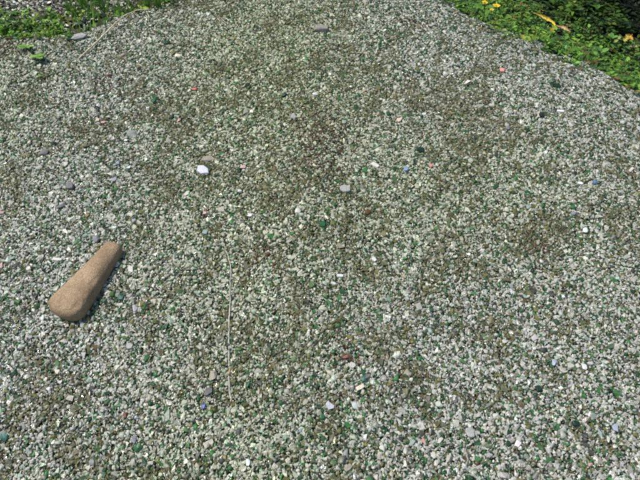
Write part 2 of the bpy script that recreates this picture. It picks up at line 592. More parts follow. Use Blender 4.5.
ground_stem('buried_root', [(222, 240), (227, 254), (231, 272), (230, 300), (229.5, 335), (229, 362), (230, 390), (232.5, 418)],
            [.0012, .0032, .0034, .0022, .0030, .0018, .0026, -.001], .0014, .0021, (.35, .33, .275), 'long thin pale root lying straight down the gravel, half buried', 'root', 110, .0022, seed=3, node=(.76, (.40, .26, .12)))
ground_stem('dry_straw_stem', [(79, 60), (92, 50), (108, 36), (124, 23), (136, 16.5), (150, 13)], [.004, .009, .014, .018, .018, .012], .0024, .0013, (.54, .46, .31),
            'long dry straw stem leaning out of the grass at the top left', 'stem', 50, seed=4)


# ------------------------------------------------------------------ pieces one can pick out of the gravel
def shape_mesh(kind, sx, sy, sz, seed):
    g = np.random.default_rng(seed)
    bm = bmesh.new()
    if kind == 'shard':            # flat angular plate
        n = g.integers(5, 8)
        th = np.sort((np.arange(n) + g.uniform(-.3, .3, n)) / n * 2 * np.pi)
        r = g.uniform(.82, 1.08, n)
        top = [(math.cos(a) * q, math.sin(a) * q) for a, q in zip(th, r)]
        P = [(x * .90, y * .90, .9 + g.uniform(-.12, .1)) for x, y in top] + [(x, y, .35) for x, y in top] + [(x * .95, y * .95, -1) for x, y in top]
    elif kind == 'long':           # flat strip with broken ends
        P = [(x, y, z) for x, y in ((-1, -.8), (-.94, .9), (.2, 1.0), (.98, .7), (1.02, -.75), (.1, -1)) for z in (-1, .9 + g.uniform(-.1, .1))]
        P = [(x * (1 if z < 0 else .94) + g.uniform(-.05, .05), y * (1 if z < 0 else .85), z) for x, y, z in P]
    elif kind == 'chunk':
        v = g.normal(size=(15, 3)); v /= np.linalg.norm(v, axis=1)[:, None]; v = np.sign(v) * np.abs(v) ** .7
        P = [tuple(q) for q in v * g.uniform(.85, 1.1, 15)[:, None]]
    else:                          # rounded pebble
        v = g.normal(size=(26, 3)); v /= np.linalg.norm(v, axis=1)[:, None]; v = np.sign(v) * np.abs(v) ** .85
        P = [tuple(q) for q in v * g.uniform(.92, 1.04, 26)[:, None]]
    for p in P:
        bm.verts.new(p)
    res = bmesh.ops.convex_hull(bm, input=bm.verts)
    bmesh.ops.delete(bm, geom=[q for q in res['geom_interior'] if isinstance(q, bmesh.types.BMVert)], context='VERTS')
    bmesh.ops.delete(bm, geom=[q for q in bm.verts if not q.link_faces], context='VERTS')
    bmesh.ops.dissolve_limit(bm, angle_limit=R(9), verts=bm.verts, edges=bm.edges)
    bmesh.ops.scale(bm, vec=(sx, sy, sz), verts=bm.verts)
    off = min(sx, sy, sz) * (.22 if kind in ('shard', 'long', 'chunk') else .3)
    bmesh.ops.bevel(bm, geom=list(bm.edges), offset=off, segments=2 if kind != 'pebble' else 2, profile=.6, affect='EDGES', clamp_overlap=True)
    bmesh.ops.triangulate(bm, faces=bm.faces)
    if kind == 'pebble':
        bmesh.ops.subdivide_edges(bm, edges=list(bm.edges), cuts=1, use_grid_fill=True)
        bmesh.ops.smooth_vert(bm, verts=bm.verts, factor=.5, use_axis_x=True, use_axis_y=True, use_axis_z=True)
        bmesh.ops.smooth_vert(bm, verts=bm.verts, factor=.5, use_axis_x=True, use_axis_y=True, use_axis_z=True)
    bmesh.ops.recalc_face_normals(bm, faces=bm.faces)
    bm.verts.index_update()
    V = np.array([w.co[:] for w in bm.verts]); T = np.array([[w.index for w in f.verts] for f in bm.faces])
    bm.free()
    return V, T


C_ = dict(white=(.58, .58, .565), bone=(.50, .475, .41), cream=(.62, .54, .40), lilac=(.43, .43, .475), pale=(.52, .53, .50), grey=(.30, .295, .275), greyb=(.25, .23, .195), dgrey=(.145, .14, .135), dpurple=(.18, .165, .17),
          slate=(.18, .18, .185), red=(.52, .10, .075), coral=(.52, .20, .15), pink=(.52, .29, .26), peach=(.60, .42, .31), blue=(.13, .26, .46), sky=(.27, .42, .60), cobalt=(.10, .16, .46), pblue=(.48, .55, .66),
          green=(.045, .23, .075), lime=(.105, .24, .045), bottle=(.012, .06, .032), teal=(.07, .24, .19), aqua=(.34, .52, .46), black=(.018, .022, .018), amber=(.25, .12, .03), yellow=(.55, .42, .10), rust=(.20, .085, .05), tan=(.29, .255, .19))
# picture position, long and short side in photo pixels, turn in degrees, shape, surface, colour, name, label
G_, S_, K_ = 'g', 's', 'k'
PIECES = [
    (203, 171, 20, 11, -38, 'shard', K_, 'lilac', 'white_shard', 'largest white shard, flat and pale lilac, in the upper left half'),
    (80, 38, 22, 8, 24, 'chunk', S_, 'grey', 'flat_stone', 'long flat grey stone at the foot of the top left weeds'),
    (208, 160, 17, 8, 5, 'chunk', S_, 'tan', 'flat_stone', 'flat dull brown stone just above the largest white shard'),
    (322, 30, 21, 11, 10, 'chunk', S_, 'greyb', 'flat_stone', 'large flat grey-brown stone near the top edge of the picture'),
    (345, 190, 15, 10, -15, 'shard', S_, 'grey', 'grey_shard', 'pale grey flat shard right of centre, below the white strip'),
    (71, 187, 11, 14, 10, 'pebble', S_, 'dpurple', 'grey_stone', 'dark mauve-grey stone up the slope from the brown tapered stone'),
    (97, 239, 9, 12, 20, 'pebble', S_, 'slate', 'grey_stone', 'dark grey stone against the narrow tip of the brown tapered stone'),
    (208, 393, 13, 9, 5, 'chunk', S_, 'dgrey', 'grey_stone', 'dark grey stone above the cobalt blue bit, left of the root'),
    (213, 377, 12, 11, 0, 'chunk', S_, 'tan', 'tan_stone', 'dull tan stone beside the lower end of the pale root'),
    (45, 153, 15, 8, 5, 'chunk', S_, 'dgrey', 'grey_stone', 'dark grey stone near the left edge, below the brown patch'),
    (132, 135, 12, 9, 0, 'chunk', S_, 'grey', 'grey_stone', 'grey stone just right of the orange-pink bits, upper left'),
    (470, 433, 11, 13, 20, 'shard', G_, 'pale', 'pale_shard', 'large pale frosted shard right of the small red triangle'),
    (294, 117, 9, 8, 0, 'chunk', G_, 'pale', 'pale_lump', 'pale frosted lump left of the reddish-brown patch, upper middle'),
    (375, 166, 11, 5, -35, 'long', K_, 'bone', 'white_strip', 'narrow white strip lying left of the round blue pebble'),
    (406, 170, 8, 8, 0, 'pebble', G_, 'sky', 'blue_pebble', 'round sky-blue pebble right of the narrow white strip'),
    (595, 183, 8, 6, 5, 'chunk', G_, 'blue', 'blue_bit', 'blue bit near the right edge, above the round white pebble'),
    (204, 407, 7, 7, 0, 'chunk', G_, 'cobalt', 'blue_bit', 'small cobalt blue bit left of the root, near its lower end'),
    (300, 431, 5, 4, 0, 'chunk', G_, 'pblue', 'pale_blue_bit', 'pale blue bit near the bottom, left of the broad white shard'),
    (615, 428, 8, 9, 10, 'shard', G_, 'pblue', 'pale_blue_shard', 'pale blue shard in the lower right corner'),
    (554, 364, 7, 7, 0, 'chunk', G_, 'pblue', 'pale_blue_lump', 'pale bluish-white lump left of the bright white pebble, lower right'),
    (118, 164, 6, 6, 10, 'chunk', G_, 'pblue', 'pale_blue_bit', 'pale blue bit up the slope from the brown stone, beside white bits'),
    (129, 168, 6, 4, 0, 'chunk', K_, 'white', 'white_chip', 'white chip right of the pale blue bit, upper left'),
    (115, 180, 8, 7, -20, 'shard', G_, 'lilac', 'lilac_shard', 'small lilac-white shard below the pale blue bit, upper left'),
    (134, 221, 7, 5, 0, 'shard', G_, 'pblue', 'pale_blue_shard', 'pale bluish shard just up the slope from the tapered stone tip'),
    (248, 463, 7, 8, 0, 'pebble', K_, 'white', 'white_pebble', 'round bright white pebble near the bottom edge, below the root'),
    (585, 231, 7, 7, 0, 'pebble', K_, 'white', 'white_pebble', 'round white pebble below the blue bit at the right'),
    (584, 368, 6.5, 7.5, 0, 'pebble', K_, 'white', 'white_pebble', 'bright white pebble in the lower right part of the slope'),
    (534, 349, 5, 4, 0, 'pebble', K_, 'white', 'white_bit', 'small white bit up and left of the bright lower-right pebble'),
    (445, 75, 7, 6, 0, 'pebble', K_, 'bone', 'white_pebble', 'cream-white pebble left of the coral bit, near the right-hand weeds'),
    (298, 212, 8, 8, 0, 'pebble', K_, 'bone', 'white_pebble', 'roundish off-white pebble in the middle of the slope'),
    (330, 406, 10, 12, 25, 'shard', K_, 'lilac', 'white_shard', 'broad bluish-white shard, low in the middle of the slope'),
    (352, 366, 9, 8, -20, 'shard', K_, 'bone', 'white_shard', 'whitish shard beside the salmon-pink chip, low in the middle'),
    (345, 357, 9, 5, -10, 'chunk', G_, 'coral', 'salmon_chip', 'salmon-pink chip touching a whitish shard, low in the middle'),
    (340, 276, 8, 3.5, 0, 'long', K_, 'white', 'white_sliver', 'thin white sliver lying flat just right of centre'),
    (333, 284, 6, 3, -5, 'long', K_, 'white', 'white_sliver', 'shorter white sliver just below the first, right of centre'),
    (374, 260, 6, 4, -50, 'long', K_, 'white', 'white_sliver', 'tilted white sliver right of the two flat slivers'),
    (178, 57, 9, 6, 0, 'pebble', K_, 'cream', 'cream_pebble', 'cream pebble high on the slope, right of the straw stem'),
    (58, 260, 12, 4, -5, 'long', K_, 'bone', 'white_strip', 'slim off-white strip left of the brown tapered stone'),
    (131, 270, 8, 10, 20, 'shard', K_, 'bone', 'white_shard', 'off-white shard right of the narrow end of the brown stone'),
    (135, 309, 8, 10, 10, 'shard', G_, 'lilac', 'white_shard', 'white frosted shard right of the wide part of the brown stone'),
    (49, 390, 6, 6, 0, 'pebble', K_, 'white', 'white_bit', 'small bright white bit low on the left, down from the brown stone'),
    (58, 372, 6, 7, 30, 'chunk', K_, 'cream', 'cream_chip', 'cream-yellow chip above the small bright white bit, lower left'),
    (92, 463, 8, 7, 0, 'chunk', G_, 'pale', 'pale_lump', 'whitish lump at the bottom edge, lower left'),
    (134, 440, 8, 8, 0, 'chunk', G_, 'lilac', 'pale_lump', 'whitish lump right of the other one near the bottom left'),
    (137, 418, 6, 5, 0, 'chunk', G_, 'pblue', 'pale_blue_bit', 'pale blue bit right of the rust-red crumb, lower left'),
    (125, 415, 6, 6, 0, 'chunk', S_, 'rust', 'rust_crumb', 'rust-red crumb low on the left side of the slope'),
    (78, 347, 4, 4, 0, 'pebble', K_, 'white', 'white_bit', 'tiny white bit below the wide end of the brown stone'),
    (15, 327, 5, 4, 0, 'pebble', K_, 'white', 'white_bit', 'tiny white bit at the left edge, beside the brown stone'),
    (130, 347, 11, 8, -35, 'shard', G_, 'pale', 'pale_shard', 'pale triangular shard right of and below the brown stone'),
    (126, 102, 4, 3, 0, 'pebble', K_, 'white', 'white_bit', 'tiny white bit beside the two orange-pink bits, upper left'),
    (126, 141, 5, 3, 0, 'pebble', K_, 'white', 'white_bit', 'tiny white bit below the grey stone, upper left'),
    (148, 109, 5, 3.5, 0, 'pebble', K_, 'white', 'white_bit', 'small white bit touching the bright green piece, upper left'),
    (226, 91, 4, 4, 0, 'pebble', K_, 'white', 'white_bit', 'tiny white bit right of the bright red chip'),
    (199, 15, 5, 5, 0, 'chunk', K_, 'white', 'white_bit', 'small white bit at the top, right of the grass'),
    (315, 95, 7, 4, 10, 'chunk', K_, 'white', 'white_chip', 'bright white chip below the flat grey-brown stone'),
    (330, 75, 4, 4, 0, 'pebble', K_, 'white', 'white_bit', 'tiny white bit between the grey-brown stone and the white chip'),
    (424, 115, 5, 3, -10, 'long', K_, 'white', 'white_sliver', 'small white sliver right of the larger peach chip'),
    (381, 100, 4, 3, 0, 'pebble', K_, 'bone', 'pale_bit', 'tiny whitish bit between the two peach chips'),
    (364, 92, 6, 6, -30, 'chunk', G_, 'peach', 'peach_chip', 'small peach chip above the larger one, upper middle'),
    (399, 121, 9, 6, 20, 'chunk', K_, 'peach', 'peach_chip', 'larger peach-white chip in the upper middle'),
    (560, 112, 9, 3.5, -10, 'long', K_, 'white', 'white_sliver', 'white sliver right under the dark green leaf scrap'),
    (546, 153, 4, 5, 0, 'pebble', K_, 'white', 'white_bit', 'tiny white bit down the slope from the dark pebble, right'),
    (503, 133, 5, 4, 0, 'pebble', K_, 'white', 'white_bit', 'tiny white bit at the foot of the dark grey bit, right'),
    (515, 184, 5, 4, 0, 'pebble', K_, 'bone', 'pale_bit', 'small pale bit left of the blue bit at the right'),
    (580, 184, 6, 3.5, -15, 'long', K_, 'white', 'white_sliver', 'small white sliver beside the blue bit at the right'),
    (528, 208, 5, 6, 0, 'chunk', G_, 'aqua', 'aqua_chip', 'small aqua-white chip left of and above the round right pebble'),
    (573, 214, 7, 6, 0, 'shard', G_, 'lilac', 'pale_shard', 'pale shard just up and left of the round right pebble'),
    (482, 251, 6, 5, -30, 'chunk', K_, 'bone', 'pale_chip', 'pale chip left of the dark brown patch, right half'),
    (511, 287, 6, 6, 0, 'chunk', G_, 'lilac', 'pale_chip', 'pale lilac chip below the dark brown patch, right half'),
    (563, 297, 6, 4, -15, 'chunk', K_, 'white', 'white_chip', 'small white chip in the middle of the right half'),
    (404, 318, 4, 4, 0, 'pebble', K_, 'white', 'white_bit', 'tiny white bit between centre and lower right, amid olive glass'),
    (390, 318, 4, 4, 0, 'pebble', K_, 'white', 'white_bit', 'tiny white bit left of a like one amid olive glass'),
    (271, 320, 5, 5, 0, 'pebble', K_, 'bone', 'pale_bit', 'small off-white bit right of the middle of the root'),
    (240, 192, 6, 4, -20, 'chunk', K_, 'white', 'white_chip', 'small white chip down and right of the largest white shard'),
    (250, 216, 6, 4, -10, 'long', K_, 'white', 'white_sliver', 'white sliver above the upper end of the root'),
    (187, 194, 6, 8, -20, 'shard', K_, 'bone', 'pale_shard', 'off-white shard just down and left of the largest white shard'),
    (205, 233, 9, 7, 0, 'shard', G_, 'aqua', 'grey_green_shard', 'grey-green shard left of the upper end of the root'),
    (346, 454, 8, 9, 0, 'chunk', G_, 'pale', 'pale_lump', 'pale lump below the broad bluish-white shard near the bottom'),
    (348, 468, 11, 6, 35, 'long', S_, 'tan', 'tan_shard', 'dull tan shard near the bottom edge, right of centre'),
    (322, 468, 4, 4, 0, 'pebble', K_, 'white', 'white_bit', 'tiny white bit at the bottom edge, middle'),
    (354, 477, 4, 6, 0, 'chunk', K_, 'white', 'white_chip', 'white chip cut by the bottom edge, right of the tan shard'),
    (360, 388, 11, 5, 25, 'long', K_, 'cream', 'cream_strip', 'dull cream strip below the dark green piece, low in the middle'),
    (196, 90, 9, 5, 0, 'chunk', K_, 'red', 'red_chip', 'bright red chip in the dark brown patch, upper left'),
    (179, 121, 6, 5, 0, 'chunk', K_, 'pink', 'pink_chip', 'pink chip down and left of the bright red chip'),
    (104, 123, 7, 5, 0, 'chunk', K_, 'pink', 'pink_chip', 'orange-pink chip left of the grey stone, upper left'),
    (98, 121, 6, 5, 0, 'chunk', K_, 'peach', 'peach_chip', 'peach chip touching the orange-pink one, upper left'),
    (2, 214, 6, 5, 0, 'chunk', K_, 'pink', 'pink_chip', 'pink chip at the left edge, higher of the two'),
    (2, 266, 8, 7, 0, 'chunk', K_, 'pink', 'pink_chip', 'pink chip at the left edge, lower and larger of the two'),
    (205, 214, 5, 4, 0, 'chunk', K_, 'pink', 'pink_chip', 'small pink chip straight below the largest white shard'),
    (243, 168, 8, 5, 0, 'chunk', K_, 'pink', 'pink_chip', 'pink chip right of the largest white shard'),
    (502, 71, 9, 7, 0, 'chunk', K_, 'coral', 'coral_chip', 'coral-pink chip near the right-hand weeds'),
    (423, 441, 5, 7, 5, 'shard', K_, 'coral', 'red_triangle', 'small red triangular chip near the bottom, right of centre'),
    (590, 465, 6, 5, 0, 'chunk', K_, 'pink', 'pink_chip', 'pink chip in the lower right corner'),
    (431, 167, 6, 5, 0, 'chunk', K_, 'coral', 'coral_chip', 'dull coral chip right of the round sky-blue pebble'),
    (113, 295, 8, 8, 0, 'chunk', G_, 'lime', 'green_chunk', 'vivid yellow-green chunk right beside the brown stone'),
    (121, 298, 8, 8, 0, 'chunk', G_, 'teal', 'teal_chunk', 'dark teal chunk right of the vivid green one by the stone'),
    (147, 360, 8, 9, 0, 'chunk', G_, 'green', 'green_chunk', 'clear green chunk down and right of the brown stone'),
    (249, 386, 8, 8, 0, 'chunk', G_, 'green', 'green_chunk', 'bright green chunk right of the lower end of the root'),
    (210, 414, 9, 8, 0, 'chunk', G_, 'lime', 'olive_chunk', 'olive-green chunk touching the cobalt blue bit'),
    (239, 350, 10, 5, 0, 'chunk', G_, 'lime', 'olive_chunk', 'flat olive-green chunk right of the root, halfway down'),
    (311, 285, 10, 8, 0, 'chunk', G_, 'lime', 'green_chunk', 'green chunk left of the thin white slivers, near centre'),
    (322, 417, 7, 7, 0, 'chunk', G_, 'green', 'green_chunk', 'bright green chunk just below left of the broad bluish-white shard'),
    (363, 379, 8, 8, 0, 'chunk', G_, 'teal', 'green_chunk', 'dark green chunk right of the whitish shard, low in the middle'),
    (154, 102, 7, 8, 0, 'chunk', G_, 'green', 'green_chunk', 'bright green piece high on the left, right of the orange-pink chips'),
    (264, 212, 8, 7, 0, 'chunk', G_, 'lime', 'green_chunk', 'yellow-green chunk left of the roundish off-white pebble'),
    (322, 225, 9, 8, 0, 'chunk', G_, 'green', 'green_chunk', 'clear green chunk right of and below the roundish off-white pebble'),
    (368, 213, 9, 6, 0, 'chunk', G_, 'amber', 'amber_chunk', 'dark amber chunk right of and below the pale grey shard'),
    (139, 448, 11, 8, 0, 'chunk', G_, 'green', 'green_chunk', 'broad green chunk at the lower left beside a whitish lump'),
    (5, 437, 10, 12, 0, 'chunk', G_, 'teal', 'green_chunk', 'large dark green chunk at the left edge near the bottom'),
    (538, 389, 11, 8, 0, 'chunk', G_, 'bottle', 'green_chunk', 'dark bottle-green chunk in the lower right part'),
    (575, 424, 11, 7, 0, 'chunk', G_, 'bottle', 'green_chunk', 'nearly black green chunk left of the pale blue corner shard'),
    (541, 116, 8, 7, 0, 'pebble', S_, 'black', 'dark_pebble', 'black pebble below left of the dark green leaf scrap'),
    (507, 128, 7, 8, 0, 'chunk', S_, 'slate', 'dark_chunk', 'dark grey bit left of and below the black pebble'),
    (248, 86, 8, 6, 0, 'pebble', S_, 'black', 'dark_pebble', 'dark pebble right of the bright red chip'),
    (284, 96, 7, 7, 0, 'chunk', G_, 'bottle', 'dark_chunk', 'blackish green chunk left of the bright white chip, upper middle'),
    (421, 151, 10, 7, 0, 'chunk', G_, 'bottle', 'green_chunk', 'dark green chunk above right of the round sky-blue pebble'),
    (61, 207, 13, 5, 30, 'chunk', S_, 'slate', 'grey_stone', 'thin dark slate piece below the mauve-grey stone'),
]
MATS = {'g': M_GLASS, 's': M_STONE, 'k': M_CERAMIC}


def scatter_pieces():
    g = np.random.default_rng(77)
    for i, (px, py, a, b, turn, shape, surf, col, name, label) in enumerate(PIECES):
        p = hit(px, py)
        k = scale_at(p)
        sx, sy = a * k * .41, b * k * .41 * (1.22 if shape not in ('pebble',) else 1.12)
        sz = min(sx, sy) * {'shard': .34, 'long': .5, 'chunk': .62, 'pebble': .66}[shape]
        V, T = shape_mesh(shape, sx, sy, sz, 500 + i)
        n = normal(p[0], p[1]) + np.append(g.normal(0, .09, 2), 0); n /= np.linalg.norm(n)
        t = R(turn)
        ax = np.array([math.cos(t), math.sin(t) * 1.25, 0]); ax -= n * ax.dot(n); ax /= np.linalg.norm(ax)
        ay = np.cross(n, ax)
        c = p + n * (sz * .35 + .0022)
        W = c + V @ np.stack([ax, ay, n])
        base = np.array(C_[col])
        base = (base * .80 + np.array([1, .97, .86]) * base.mean() * .20) * np.exp(g.normal(0, .06))   # dulled by salt and dust
        cols = np.concatenate([base[None] * np.exp(g.normal(0, .05, (len(V), 1))), np.full((len(V), 1), .45)], 1)
        o = mesh_obj(name, W, T, MATS[surf], np.clip(cols, .005, .9), flat=shape != 'pebble', loc=p)
        tag(o, label, {'stone': 'stone', 'pebble': 'pebble', 'shard': 'shard'}.get(name.split('_')[-1], 'fragment'))


scatter_pieces()


# ------------------------------------------------------------------ leaves
LEAF_F = [[0, 1, 2], [0, 2, 3], [1, 4, 5, 2], [2, 5, 6, 3], [4, 7, 5], [5, 7, 6]]


def leaf(base, d, n, length, width, curl=.2, fold=.25):
    """pointed oval leaf with a folded midrib: 8 verts"""
    d = d / np.linalg.norm(d)
    s = np.cross(d, n); s /= np.linalg.norm(s)
    n = np.cross(s, d)
    def P(u, v):
        return base + d * (u * length) + s * (v * width / 2) + n * (abs(v) * fold * width / 2 - curl * u * u * length)
    return [P(0, 0), P(.33, -.92), P(.33, 0), P(.33, .92), P(.68, -.78), P(.70, 0), P(.68, .78), P(1, 0)]


class Leaves:
    def __init__(self):
        self.v, self.f, self.c = [], [], []

    def add(self, pts, col, faces=LEAF_F, tipcol=None):
        o = len(self.v)
        self.v += list(pts); self.f += [[i + o for i in q] for q in faces]
        c = np.concatenate([np.tile(col, (len(pts), 1)), np.full((len(pts), 1), .5)], 1)
        if tipcol is not None:
            c[-1, :3] = tipcol
        self.c += list(c)

    def blade(self, base, tip, w, col, sag=.2, m=5):
        d = tip - base
        s = np.cross(d, [.2, .9, .1]); s /= np.linalg.norm(s)
        pts = []
        for i in range(m):
            t = i / (m - 1)
            c = base + d * t + np.array([0, 0, -1]) * sag * np.linalg.norm(d) * t * t * .6 + np.array([d[0], d[1], 0]) * .5 * sag * t * t
            ww = w * (1 - t ** 1.6) / 2 + 1e-5
            pts += [c - s * ww, c + s * ww]
        self.add(pts, col, [[2 * i, 2 * i + 1, 2 * i + 3, 2 * i + 2] for i in range(m - 1)])

    def build(self, name, mat, parent=None, loc=None):
        return mesh_obj(name, np.array(self.v), self.f, mat, np.clip(np.array(self.c), .003, .9), parent, flat=False, loc=loc)


GREENS = np.array([(.085, .200, .026), (.118, .255, .032), (.160, .310, .044), (.052, .125, .020), (.080, .190, .045), (.22, .31, .042)])


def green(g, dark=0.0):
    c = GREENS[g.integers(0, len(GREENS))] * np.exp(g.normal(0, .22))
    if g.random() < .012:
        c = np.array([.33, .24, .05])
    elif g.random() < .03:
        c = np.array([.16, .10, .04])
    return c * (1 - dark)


def sprig(L, base, hgt, nleaf, g, size, dark=0.0, stem=True):
    """one leafy shoot: leaves in turn up a leaning stem"""
    lean = np.append(g.normal(0, .35, 2), 1.0); lean /= np.linalg.norm(lean)
    c0 = green(g, dark)
    if stem:
        L.blade(base, base + lean * hgt, .003, c0 * .8 + np.array([.02, .01, 0]), .05, 3)
    a0 = g.uniform(0, 6.28)
    for i in range(nleaf):
        t = (i + .6) / nleaf
        a = a0 + i * 2.4 + g.normal(0, .3)
        out = np.array([math.cos(a), math.sin(a), g.uniform(.05, .75)])
        ln = size * (1.15 - .45 * t) * np.exp(g.normal(0, .2))
        nn = np.array([0, 0, 1.0]) + g.normal(0, .35, 3)
        L.add(leaf(base + lean * hgt * t, out, nn, ln, ln * g.uniform(.34, .75), g.uniform(.05, .35), g.uniform(.1, .4)), c0 * np.exp(g.normal(0, .2)), tipcol=c0 * 1.1)


# low mass of weeds on the shaded bank past the right-hand crest
def right_undergrowth():
    g = np.random.default_rng(91)
    L = Leaves()
    x, y = jitter_grid(.05, 3.1, -.1, 3.4, .0185, g)
    d = d_right(x, y)
    m = (d > -.004 + g.normal(0, .01, len(x))) & (d < 2.2) & (g.random(len(x)) < np.where(d < .8, 1, .6))
    x, y, d = x[m], y[m], d[m]
    z = height(x, y)
    clump = fbm(x, y, .075, 77)
    tone = fbm(x, y, .13, 83)
    hp = hit(612, 10); print('corner', hp, d_right(hp[0], hp[1]), d_right(*hit(545, 5)[:2]))
    for a, b, q, h0, cl, tn in zip(x, y, d, z, clump, tone):
        # shade at the far corner and far back is painted into the leaf colours
        corner_shade = math.exp(-.5 * ((a - hp[0] - .03) ** 2 / .13 ** 2 + ((b - hp[1] - .05) / .17) ** 2))
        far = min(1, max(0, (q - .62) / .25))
        if cl < .36 and q > .02 and g.random() < .8 or g.random() < .25 * (1 - corner_shade):
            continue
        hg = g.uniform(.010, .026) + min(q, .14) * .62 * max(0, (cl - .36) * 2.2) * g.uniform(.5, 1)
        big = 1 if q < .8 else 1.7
        sprig(L, np.array([a, b, h0 - .004]), hg, int(g.integers(4, 8)), g, big * g.uniform(.010, .027), min(.93, max(0, .62 * corner_shade + .45 * far + (.5 - tn) * 1.0)), True)
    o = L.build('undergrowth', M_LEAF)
    o['kind'] = 'stuff'
    o['label'] = 'dense low green weeds past the right-hand crest of the glass'


right_undergrowth()


# thin grass and small weeds in the strip at the top left
def left_grass():
    g = np.random.default_rng(93)
    L = Leaves()
    x, y = jitter_grid(-1.9, .2, .45, 1.6, .013, g)
    d = d_left(x, y)
    u, v = picture_pos(x, y, height(x, y))
    dens = np.where(u < 70, .72, .85) * (d > .004) * (d < np.where(u < 66, .15, .5)) * (fbm(x, y, .10, 88) > .36)
    m = g.random(len(x)) < dens
    for a, b, q, uu in zip(x[m], y[m], d[m], u[m]):
        base = np.array([a, b, float(height(a, b)) - .003])
        if uu > 60 and g.random() < .55 or g.random() < .34:
            ln = g.uniform(.025, .075)
            tip = base + np.append(g.normal(0, .3, 2), 1.0) * ln
            L.blade(base, tip, g.uniform(.0022, .0045), (np.array([.34, .29, .15]) if g.random() < .12 else green(g)) * np.array([1.1, 1.05, .9]), g.uniform(0, .35))
        else:
            sprig(L, base, g.uniform(.008, .03), int(g.integers(4, 7)), g, g.uniform(.011, .024))
    o = L.build('grass', M_LEAF)
    o['kind'] = 'stuff'
    o['label'] = 'thin grass and small weeds along the top left edge of the glass'


left_grass()


# ------------------------------------------------------------------ single plants
def make_weed(name, seed, nleaf, hgt, size, light=1.0):
    """bushy little plant > stem, leaves each its own part"""
    g = np.random.default_rng(seed)
    t = empty(name, (0, 0, 0))
    top = np.array([g.normal(0, .01), g.normal(0, .01), hgt])
    pts = spline([np.array([0, 0, -.006]), top * .5 + np.array([.003, 0, 0]), top], 8)
    v, f, c = tube(pts, np.linspace(.0018, .0009, 8), np.tile([.09, .13, .04, .5], (8, 1)), 6)
    mesh_obj('stem', v, f, M_LEAF, c, t, flat=False)
    for i in range(nleaf):
        q = (i + .8) / nleaf
        a = i * 2.4 + g.normal(0, .25)
        out = np.array([math.cos(a), math.sin(a), .25 + .6 * q])
        ln = size * (1.2 - .5 * q) * np.exp(g.normal(0, .12))
        L = Leaves()
        c0 = green(g) * light
        L.add(leaf(pts[min(7, int(q * 7))], out, np.array([0, 0, 1.0]) + g.normal(0, .2, 3), ln, ln * .66, .2, .22), c0, tipcol=c0 * 1.15)
        L.build('leaf', M_LEAF, t)
    return t


W1 = make_weed('leafy_weed', 201, 9, .045, .030, 1.15)
W2 = make_weed('leafy_weed', 202, 7, .055, .026, 1.3)
gw = np.random.default_rng(210)
RIGHT = [(474, 9), (497, 20), (514, 26), (530, 33), (549, 42), (566, 50), (583, 58), (600, 66), (618, 74), (633, 82), (520, 12), (556, 30), (582, 38), (606, 50), (628, 58), (590, 17)]
for i, (a, b) in enumerate(RIGHT):
    p = hit(a, b)
    src = W1 if i % 2 else W2
    if i < 2:
        w = src; w.location = [float(q) for q in p]
    else:
        w = copy_thing(src, p, gw.uniform(0, 6.28), gw.uniform(.75, 1.2))
    tag(w, 'bushy green leafy weed standing out of the undergrowth past the right-hand crest', 'weed', 'weeds past the right-hand crest')

W3 = make_weed('leafy_weed', 203, 6, .022, .019, 1.15)
LEFTW = [(8, 31), (21, 27), (34, 29), (46, 27), (58, 31), (66, 35), (50, 17), (80, 24)]
for i, (a, b) in enumerate(LEFTW):
    p = hit(a, b)
    if i == 0:
        w = W3; w.location = [float(q) for q in p]
    else:
        w = copy_thing(W3, p, gw.uniform(0, 6.28), gw.uniform(.8, 1.25))
    tag(w, 'small round-leaved green weed in the strip at the top left', 'weed', 'weeds in the top left strip')


def make_tuft(seed):
    g = np.random.default_rng(seed)
    L = Leaves()
    for _ in range(15):
        b = np.append(g.normal(0, .006, 2), -.004)
        L.blade(b, b + np.append(g.normal(0, .26, 2), 1.0) * g.uniform(.04, .085), g.uniform(.003, .0052), np.array([.10, .21, .035]) * np.exp(g.normal(0, .3)), g.uniform(.05, .4), 6)
    return L.build('grass_tuft', M_LEAF)


T1, T2 = make_tuft(301), make_tuft(302)
TUFTS = [(76, 17), (92, 15), (104, 12), (118, 12), (133, 9), (147, 8), (160, 7), (172, 4), (99, 3), (128, 0), (84, 6), (66, 9)]
for i, (a, b) in enumerate(TUFTS):
    p = hit(a, b)
    src = T1 if i % 2 else T2
    if i < 2:
        w = src; w.location = [float(q) for q in p]
    else:
        w = copy_thing(src, p, gw.uniform(0, 6.28), gw.uniform(.75, 1.15))
    tag(w, 'upright tuft of green grass at the top left edge of the glass', 'grass tuft', 'grass tufts at the top left')


# stragglers and dead leaves that reach out over the glass
def stragglers():
    g = np.random.default_rng(333)
    L = Leaves()
    for a, b in ((452, 12), (466, 15), (489, 29), (507, 38), (538, 51), (561, 62), (592, 76), (612, 86), (480, 25), (626, 90), (578, 70), (548, 58)):
        q = hit(a, b + g.uniform(0, 4))
        for _ in range(int(g.integers(2, 5))):
            c = np.array([(.30, .22, .09), (.20, .13, .06), (.10, .17, .03), (.24, .24, .06)][g.integers(0, 4)])
            w = q + np.append(g.normal(0, .012, 2), 0); w[2] = height(w[0], w[1]) + .005
            L.add(leaf(w, np.append(g.normal(0, 1, 2), .15), np.array([0, 0, 1.0]) + g.normal(0, .4, 3), g.uniform(.012, .026), g.uniform(.005, .013), g.uniform(-.2, .3), .3), c * np.exp(g.normal(0, .2)))
    o = L.build('leaf_litter', M_LEAF)
    o['kind'] = 'stuff'
    o['label'] = 'dead leaves and stragglers along the right-hand crest of the glass'


stragglers()


